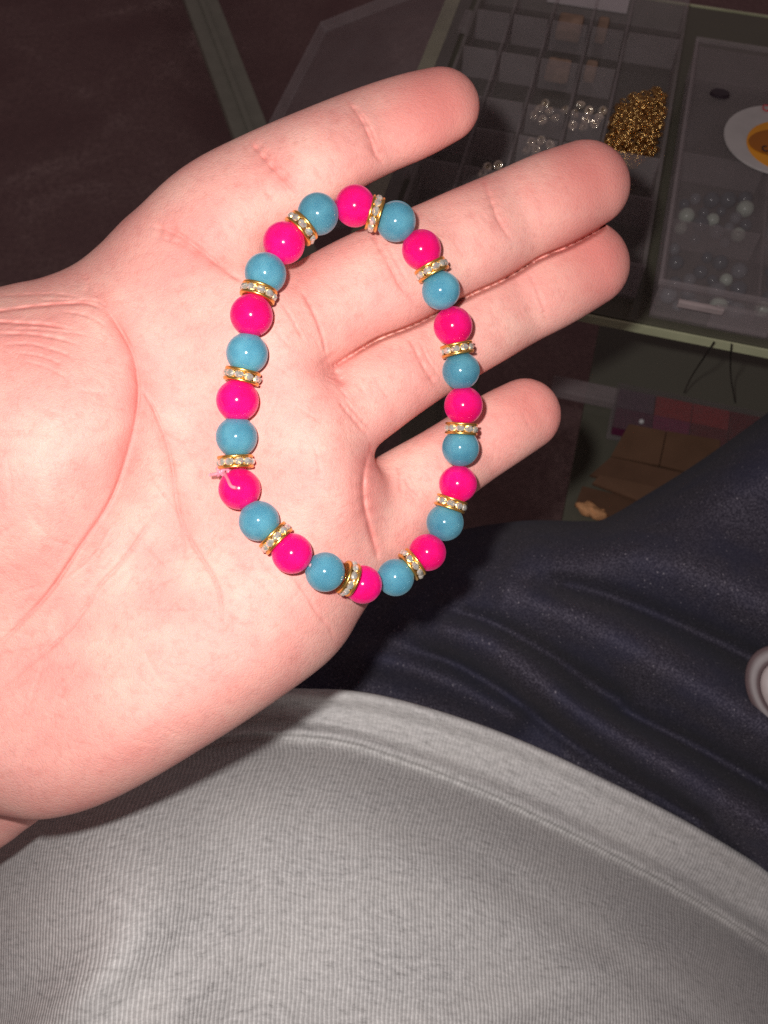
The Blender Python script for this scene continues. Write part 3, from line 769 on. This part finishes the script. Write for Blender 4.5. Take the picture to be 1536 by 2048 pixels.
# the tight fold where neighbouring fingers touch
for n1, n2, lim in (('middle', 'ring', 1.6), ('ring', 'pinky', 1.0)):
    a_, b_ = tri(FG[n1], V), tri(FG[n2], V)
    wgt = np.exp(-((a_ - b_) / 1.5) ** 2 / (2 * .33 ** 2)) * np.clip((lim - np.maximum(a_, b_)) / .6, 0, 1) * (N_[:, 2] > -.2)
    e_ = np.vstack([Q[:, [0, 1]], Q[:, [1, 2]], Q[:, [2, 3]], Q[:, [3, 0]]])
    acc_ = np.bincount(e_[:, 0], wgt[e_[:, 1]], len(V)) + np.bincount(e_[:, 1], wgt[e_[:, 0]], len(V)); cn_ = np.bincount(e_.ravel(), minlength=len(V))
    wgt = .5 * wgt + .5 * acc_ / cn_
    V[:, 2] -= 5.5 * wgt * np.clip((V[:, 0] - U(668)) / 8, .1, 1)
r2 = random.Random(11)
for q in range(170):
    x0_ = r2.uniform(-40, 700); y0_ = r2.uniform(590, 1540); an = math.radians(r2.choice((-58, -40, 30, 62, 8)) + r2.gauss(0, 10)); ln = r2.uniform(28, 115); cv = r2.gauss(0, .35)
    pts = []
    for i in range(4):
        pts.append((x0_, y0_)); x0_ += math.cos(an) * ln / 3; y0_ += math.sin(an) * ln / 3; an += cv / 3
    CR.append((pts, 4.6, r2.uniform(.05, .15)))
for x0_, y0_, x1_, y1_ in ((880, 211, 430, 430), (1173, 367, 640, 620), (1173, 527, 690, 815), (1050, 829, 815, 985)):
    for q in range(16):
        t = r2.random(); cx_ = x0_ + (x1_ - x0_) * t; cy_ = y0_ + (y1_ - y0_) * t; of = r2.uniform(-60, 30); ln = r2.uniform(25, 70)
        cx_ += .48 * of; cy_ += .88 * of
        CR.append(([(cx_, cy_), (cx_ + .40 * ln / 2 + r2.gauss(0, 4), cy_ + .9 * ln / 2), (cx_ + .52 * ln, cy_ + .86 * ln)], 4.4, r2.uniform(.05, .14)))
xpx = V[:, 0] * S + 768; ypx = 1024 - V[:, 1] * S
front = np.clip((N_[:, 2] - .05) / .4, 0, 1)
disp = np.zeros(len(V)); red_crease = np.zeros(len(V))
for pts, wd, dep in CR:
    fing = min(p[0] for p in pts) > 480 and max(p[1] for p in pts) < 890 and max(p[1] for p in pts) - min(p[1] for p in pts) < 175 and dep < 1
    tint = min(1, dep * (1.5 if fing else 1.2))
    if fing: dep *= 1.25
    elif dep < 1: dep *= 1.35 if max(p[0] for p in pts) < 230 else 1.15
    c = catmull(pts, 5); lo = c.min(0) - wd * 3; hi = c.max(0) + wd * 3
    m = np.where((xpx > lo[0]) & (xpx < hi[0]) & (ypx > lo[1]) & (ypx < hi[1]) & (front > 0))[0]
    if not len(m): continue
    X = xpx[m]; Y = ypx[m]; best = np.full(len(m), 1e9); bt = np.zeros(len(m)); ns = len(c) - 1
    for i in range(ns):
        e = c[i + 1] - c[i]; t = np.clip(((X - c[i, 0]) * e[0] + (Y - c[i, 1]) * e[1]) / (e @ e + 1e-9), 0, 1)
        dd = (X - c[i, 0] - t * e[0]) ** 2 + (Y - c[i, 1] - t * e[1]) ** 2
        b = dd < best; best = np.where(b, dd, best); bt = np.where(b, (i + t) / ns, bt)
    tap = np.clip(np.minimum(bt, 1 - bt) * 5, .12, 1); g = np.exp(-best / (2 * (wd * (.52 if wd < 7 else .62)) ** 2))
    wob = .75 + .25 * np.sin(bt * 37 + dep * 50)
    disp[m] -= g * dep * tap * wob * front[m]
    if 4.7 < wd < 7: disp[m] += np.exp(-(np.sqrt(best) - wd * 2.1) ** 2 / (2 * (wd * .8) ** 2)) * dep * .09 * tap * front[m]
    red_crease[m] = np.maximum(red_crease[m], np.exp(-best / (2 * (wd * 1.1) ** 2)) * tint * tap * .6)
V = V + N_ * disp[:, None]
# redness of finger pads and patches of the palm
red = red_crease.copy()
for x, y, r, a in [(880, 200, 100, .8), (830, 225, 70, .3), (1190, 350, 100, .75), (1110, 390, 80, .28), (1195, 505, 100, .75), (1110, 560, 70, .25), (1070, 815, 85, .6), (1000, 850, 60, .2), (680, 680, 90, .22), (640, 850, 120, .2), (60, 680, 110, .25),
                   (60, 980, 130, .12), (330, 520, 90, .18), (450, 600, 90, .12), (200, 1500, 150, .2), (400, 1390, 120, .15), (140, 1180, 110, .18), (60, 1340, 120, .16), (600, 1240, 70, .12), (420, 760, 120, .1), (560, 960, 110, .14)]:
    red = np.maximum(red, a * np.exp(-((xpx - x) ** 2 + (ypx - y) ** 2) / (2 * (r * .75) ** 2)))
D = (REF - V[:, 2]) / 1000
Wp = P_np(xpx, ypx, D)
person = empty('person', P(-200, 1900, .30))
tag(person, 'person in a grey knit shirt and navy trousers holding out an open left palm', 'person')
hand = from_np('body', Wp, Q, M['skin'], person)
at = hand.data.attributes.new('redness', 'FLOAT', 'POINT'); at.data.foreach_set('value', np.clip(red, 0, 1).astype(np.float32))

# ------------------------------------------------------------------ shirt
def sheet(name, px, py, D, mat, parent, flip=False):
    W = P_np(px, py, D); a, b = px.shape
    idx = np.arange(a * b).reshape(a, b); Fq = np.stack([idx[:-1, :-1], idx[1:, :-1], idx[1:, 1:], idx[:-1, 1:]], -1).reshape(-1, 4)
    if flip: Fq = Fq[:, ::-1]
    o = from_np(name, W.reshape(-1, 3), Fq, mat, parent)
    du = np.zeros((a, b)); du[1:] = np.cumsum(np.linalg.norm(np.diff(W, axis=0), axis=-1), 0); dv = np.zeros((a, b)); dv[:, 1:] = np.cumsum(np.linalg.norm(np.diff(W, axis=1), axis=-1), 1)
    mid = du[:, b // 3][:, None] - du[a // 2, b // 3]
    uvs = np.stack([(du - du[a // 2][None]) * .5 + mid * .5, dv], -1).reshape(-1, 2) * 1000
    uvl = o.data.uv_layers.new(name='UVMap'); li = np.empty(len(o.data.loops), np.int32); o.data.loops.foreach_get('vertex_index', li)
    uvl.data.foreach_set('uv', uvs[li].astype(np.float32).ravel())
    return o
hem = np.array([(-500, 1690), (-300, 1600), (0, 1495), (300, 1412), (500, 1380), (640, 1378), (720, 1383), (800, 1399), (900, 1428), (1000, 1463), (1100, 1505), (1200, 1553), (1300, 1603), (1400, 1657), (1536, 1740), (1700, 1850), (2050, 2110)], float)
hc = catmull(hem, 30)
ta = np.gradient(hc, axis=0); ta /= np.linalg.norm(ta, axis=1, keepdims=True)
na = np.stack([-ta[:, 1], ta[:, 0]], 1)             # pointing down the body
# rows: offset along the body from the hem edge, in px
rows = np.concatenate([[40, 18, 4, 0, 1.5, 5], np.linspace(10, 200, 70), np.linspace(204, 1150, 170)])
roll = np.concatenate([[.0075, .006, .0046, .0028, .0012, .0003], np.zeros(240)])
sx = hc[:, 0][:, None]; off = rows[None, :]
nx = na[:, 0][:, None]; ny = na[:, 1][:, None]
mixd = np.clip(off / 500, 0, 1); dx = nx * (1 - mixd) + .0 * mixd; dy = ny * (1 - mixd) + 1.0 * mixd
px = hc[:, 0][:, None] + nx * np.minimum(off, 250) * .8; py = hc[:, 1][:, None] + ny * np.minimum(off, 250) + np.maximum(off - 250, 0)
def g(x, c, s): return np.exp(-(x - c) ** 2 / (2 * s * s))
ridge_off = np.interp(sx, [0, 520, 640, 800, 960, 1100, 1300, 1536, 2000], [95, 88, 95, 112, 122, 128, 132, 134, 138])
Dh = .287 + .030 * ((px - 640) / 900) ** 2 - .030 * np.exp(-((px - 170) / 270) ** 2)
o2 = np.maximum(off - ridge_off, 0)
Dd = Dh - .00002 * np.minimum(off, ridge_off) + .0050 * (1 - np.exp(-o2 / 5)) - .058 * (1 - np.exp(-o2 / 150)) - .000035 * o2
lift = .0030 * g(off, 12, 14)                                                    # rolled hem edge
lift = lift - .0020 * g(off, 42, 11) * np.interp(sx, [400, 640, 1000, 1500], [1, 1, .6, .5])
lift = lift - .0036 * g(off, ridge_off - 26, 8) * np.interp(sx, [300, 560, 760, 900, 1500], [1, 1, .55, .1, .1])
lift = lift + .0036 * g(off, ridge_off - 6, 14) - .0016 * g(off, ridge_off - 40, 14) * np.interp(sx, [700, 900, 1200], [.2, 1, 1])
lift = lift + .0016 * np.sin((sx + .6 * off) / 52 + 1.5 * np.sin(off / 90)) * np.clip((off - 150) / 300, 0, 1) * g(np.sin(sx / 333 + off / 400), 1, .5)
lift = lift + .0010 * np.sin(sx / 95 + off / 160) * np.sin(off / 120 + 1) + .0007 * np.sin(sx / 210 - off / 75)
lift = lift + .0035 * g(py - (2075 - .32 * (sx - 900)), 0, 40) * np.clip((sx - 700) / 400, 0, 1)
lift = lift - .0014 * g(off - 200 - .20 * (sx - 700), 0, 30) * np.clip((sx - 800) / 300, 0, 1)
Dd = Dd - lift + roll[None, :]
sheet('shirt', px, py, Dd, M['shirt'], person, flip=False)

# ------------------------------------------------------------------ trousers
top = np.array([(250, 1330), (480, 1300), (640, 1215), (780, 1120), (900, 1066), (1040, 1042), (1160, 1042), (1210, 1037), (1300, 985), (1400, 922), (1536, 825), (1700, 705), (2000, 480)], float)
tc = catmull(top, 26)
rows = np.concatenate([[-2, -1], np.linspace(0, 1, 210) ** 1.25])
tt = np.clip(rows, 0, 1)[None, :]
bot = np.stack([tc[:, 0] * 1.0 - 60, 1560 + 0.55 * np.clip(tc[:, 0] - 500, 0, 1600)], 1)
px = tc[:, 0][:, None] * (1 - tt) + bot[:, 0][:, None] * tt; py = tc[:, 1][:, None] * (1 - tt) + bot[:, 1][:, None] * tt
dist = (py - tc[:, 1][:, None])
D0 = .352 - .018 * np.clip((px - 700) / 900, 0, 1.4) - .00002 * np.clip(py - 1050, 0, 900)
D0 = D0 + .055 * np.exp(-dist / 38) + .012 * np.exp(-dist / 110)
def ridge(pts, w, h):
    c = catmull(pts, 8); best = np.full(px.shape, 1e9); bt = np.zeros(px.shape)
    for i in range(len(c) - 1):
        e = c[i + 1] - c[i]; t = np.clip(((px - c[i, 0]) * e[0] + (py - c[i, 1]) * e[1]) / (e @ e), 0, 1)
        dd = (px - c[i, 0] - t * e[0]) ** 2 + (py - c[i, 1] - t * e[1]) ** 2; b = dd < best; best = np.where(b, dd, best); bt = np.where(b, (i + t) / (len(c) - 1), bt)
    return h * np.exp(-best / (2 * w * w)) * np.clip(bt * 5 + .1, 0, 1)
D0 = D0 - ridge([(760, 1235), (860, 1250), (980, 1300), (1100, 1380), (1230, 1470), (1380, 1560), (1600, 1700), (1900, 1900)], 42, .030)
D0 = D0 - ridge([(880, 1165), (1000, 1185), (1120, 1225), (1250, 1290), (1400, 1375), (1560, 1470), (1900, 1680)], 54, .036)
D0 = D0 - ridge([(940, 1085), (1080, 1085), (1250, 1105), (1400, 1150), (1560, 1220), (1900, 1380)], 56, .028)
D0 = D0 - ridge([(690, 1310), (780, 1325), (900, 1370), (1020, 1430)], 24, .014)
D0 = D0 + ridge([(1100, 1330), (1230, 1415), (1400, 1500), (1560, 1590)], 15, .016) + ridge([(1050, 1160), (1200, 1190), (1400, 1270), (1560, 1345)], 17, .016)
D0 = D0 + ridge([(860, 1215), (980, 1245), (1100, 1310), (1240, 1395)], 13, .012) + ridge([(800, 1290), (920, 1330), (1060, 1420), (1200, 1520), (1400, 1640)], 14, .012)
D0 = D0 - ridge([(1330, 1080), (1450, 1010), (1560, 940), (1700, 860)], 40, .006)
D0 = D0 + .0008 * np.sin(px / 130 + py / 80) * np.sin(py / 95 - px / 190)
D0 = D0 + np.where(rows < 0, -rows * .02, 0)[None, :]
tro = sheet('trousers', px, py, D0, M['trousers'], person, flip=False)

# mauve clear disc lying on the trousers
c = P(1580, 1386, .293); nrm = (CAM - c).normalized(); Rq = Vector((0, 0, 1)).rotation_difference(nrm).to_matrix().to_4x4() @ Matrix.Rotation(math.radians(24), 4, 'Z') @ Matrix.Diagonal((1.0, 1.32, .45, 1))
lid_ = tag(empty('plastic_lid', c), 'mauve oval plastic lid with pale centre lying on the navy trousers', 'lid')
prof = [(.0083, .0), (.0112, .0), (.0123, .0008), (.0126, .0019), (.0122, .0028), (.0114, .0033), (.0104, .0034), (.0094, .0033), (.0086, .0030), (.0083, .0024)]
me = lathe_mesh('rim', prof, 48, M['mauve_rim']); o = mesh_obj('rim', me, None); o.matrix_basis = Matrix.Translation(c) @ Rq; o.parent = lid_; o.matrix_parent_inverse = lid_.matrix_basis.inverted()
prof = [(.0, .0005), (.0082, .0005), (.0082, .0028), (.0076, .0033), (.005, .0034), (.0, .0034)]
me = lathe_mesh('centre', prof, 40, M['pale'], closed=False); o = mesh_obj('centre', me, None); o.matrix_basis = Matrix.Translation(c) @ Rq; o.parent = lid_; o.matrix_parent_inverse = lid_.matrix_basis.inverted()

# ------------------------------------------------------------------ bracelet
BEADS = [('p', 710, 412, 82), ('b', 792, 443, 80), ('p', 843, 499, 79), ('b', 882, 581, 77), ('p', 906, 652, 78), ('b', 922, 742, 75.5), ('p', 927, 811, 77), ('b', 921, 896, 75), ('p', 916, 968, 76), ('b', 890, 1045, 75), ('p', 855, 1105, 75), ('b', 791, 1155, 75),
         ('p', 726, 1169, 77), ('b', 650, 1144, 80), ('p', 584, 1107, 82), ('b', 518, 1042, 82), ('p', 479, 978, 84), ('b', 473, 874, 83), ('p', 475, 801, 85), ('b', 494, 707, 83.5), ('p', 503, 631, 85.5), ('b', 531, 547, 83), ('p', 568, 486, 84), ('b', 636, 428, 83)]
RB = .0040
Dp = np.array([2 * RB * FPX / b[3] for b in BEADS])
need = np.zeros(len(BEADS))
for i, (kq, x, y, d_) in enumerate(BEADS):
    h = REF - Dp[i] * 1000
    while sample_F(U(x), Vv(y), h) < 3.75 and h < 25: h += .25
    need[i] = (REF - h) / 1000
Dp = np.minimum(Dp, need)
for k in range(3): Dp = np.minimum(need, .5 * Dp + .25 * (np.roll(Dp, 1) + np.roll(Dp, -1)))
cen = [P(b[1], b[2], Dp[i]) for i, b in enumerate(BEADS)]
ctr = sum(cen, Vector()) / len(cen)
br = tag(empty('bead_bracelet', ctr), 'stretch bracelet of hot pink and blue beads with gold rhinestone spacers', 'bracelet')
nr = 24; prof = []
for k in range(nr + 1):
    a = math.radians(-82 + 164 * k / nr); prof.append((RB * math.cos(a), RB * math.sin(a) * .985))
BM = {'p': lathe_mesh('bead', prof, 40, M['pink']), 'b': lathe_mesh('bead_blue', prof, 40, M['blue'])}
nB = len(cen)
for i, b in enumerate(BEADS):
    prv, nxt = cen[i - 1], cen[(i + 1) % nB]; ax = (nxt - prv).normalized()
    o = bpy.data.objects.new('bead', BM[b[0]]); COL.objects.link(o)
    sc = b[3] * Dp[i] / FPX / 2 / RB
    o.matrix_basis = Matrix.Translation(cen[i]) @ Vector((0, 0, 1)).rotation_difference(ax).to_matrix().to_4x4() @ Matrix.Scale(sc, 4)
    o.parent = br; o.matrix_parent_inverse = br.matrix_basis.inverted()
    o['label'] = 'hot pink glass bead' if b[0] == 'p' else 'teal blue glass bead'
RPX = [(749, 427), (864, 540), (914, 700), (922, 860), (901, 1007), (824, 1128), (700, 1157), (552, 1077), (468, 923), (484, 752), (517, 584), (603, 456)]
for j in range(12):
    i = 2 * j; a, b = cen[i], cen[(i + 1) % nB]; m = (a + b) / 2
    t = P(RPX[j][0], RPX[j][1], (Dp[i] + Dp[(i + 1) % nB]) / 2); pos = m * .35 + t * .65
    dv_ = b - a; dv_ = dv_ - FWD * dv_.dot(FWD) * .6
    make_spacer(br, pos, dv_, random.uniform(0, 6), 'spacer', .97)
# elastic cord through the beads
cc = catmull(np.array([tuple(c) for c in cen + [cen[0], cen[1]]]), 6)
tube('elastic_cord', [Vector(c) for c in cc[:len(cc) - 6]], .0004, M['cord'], br, 6)
# knot with its two loose ends by the pink bead
kc = P(447, 944, Dp[16] - .0005)
pts = [kc + Vector((.0013 * math.sin(2 * a) * .8, .0008 * math.cos(3 * a) * .8, .0007 * math.sin(3 * a))) for a in np.linspace(0, 2 * math.pi, 40)]
kn = tube('knot', pts, .00042, M['knot_cord'], br, 6)
for end in ([(447, 944, -.001), (455, 958, -.003), (462, 972, -.0046), (472, 976, -.0049)], [(447, 944, -.001), (432, 948, -.001), (420, 950, .000)]):
    e = catmull([(x, y, z * 1000) for x, y, z in end], 6)
    tube('cord_end', [P(x, y, Dp[16] + z / 1000) for x, y, z in e], .00033, M['knot_cord'], kn, 6)
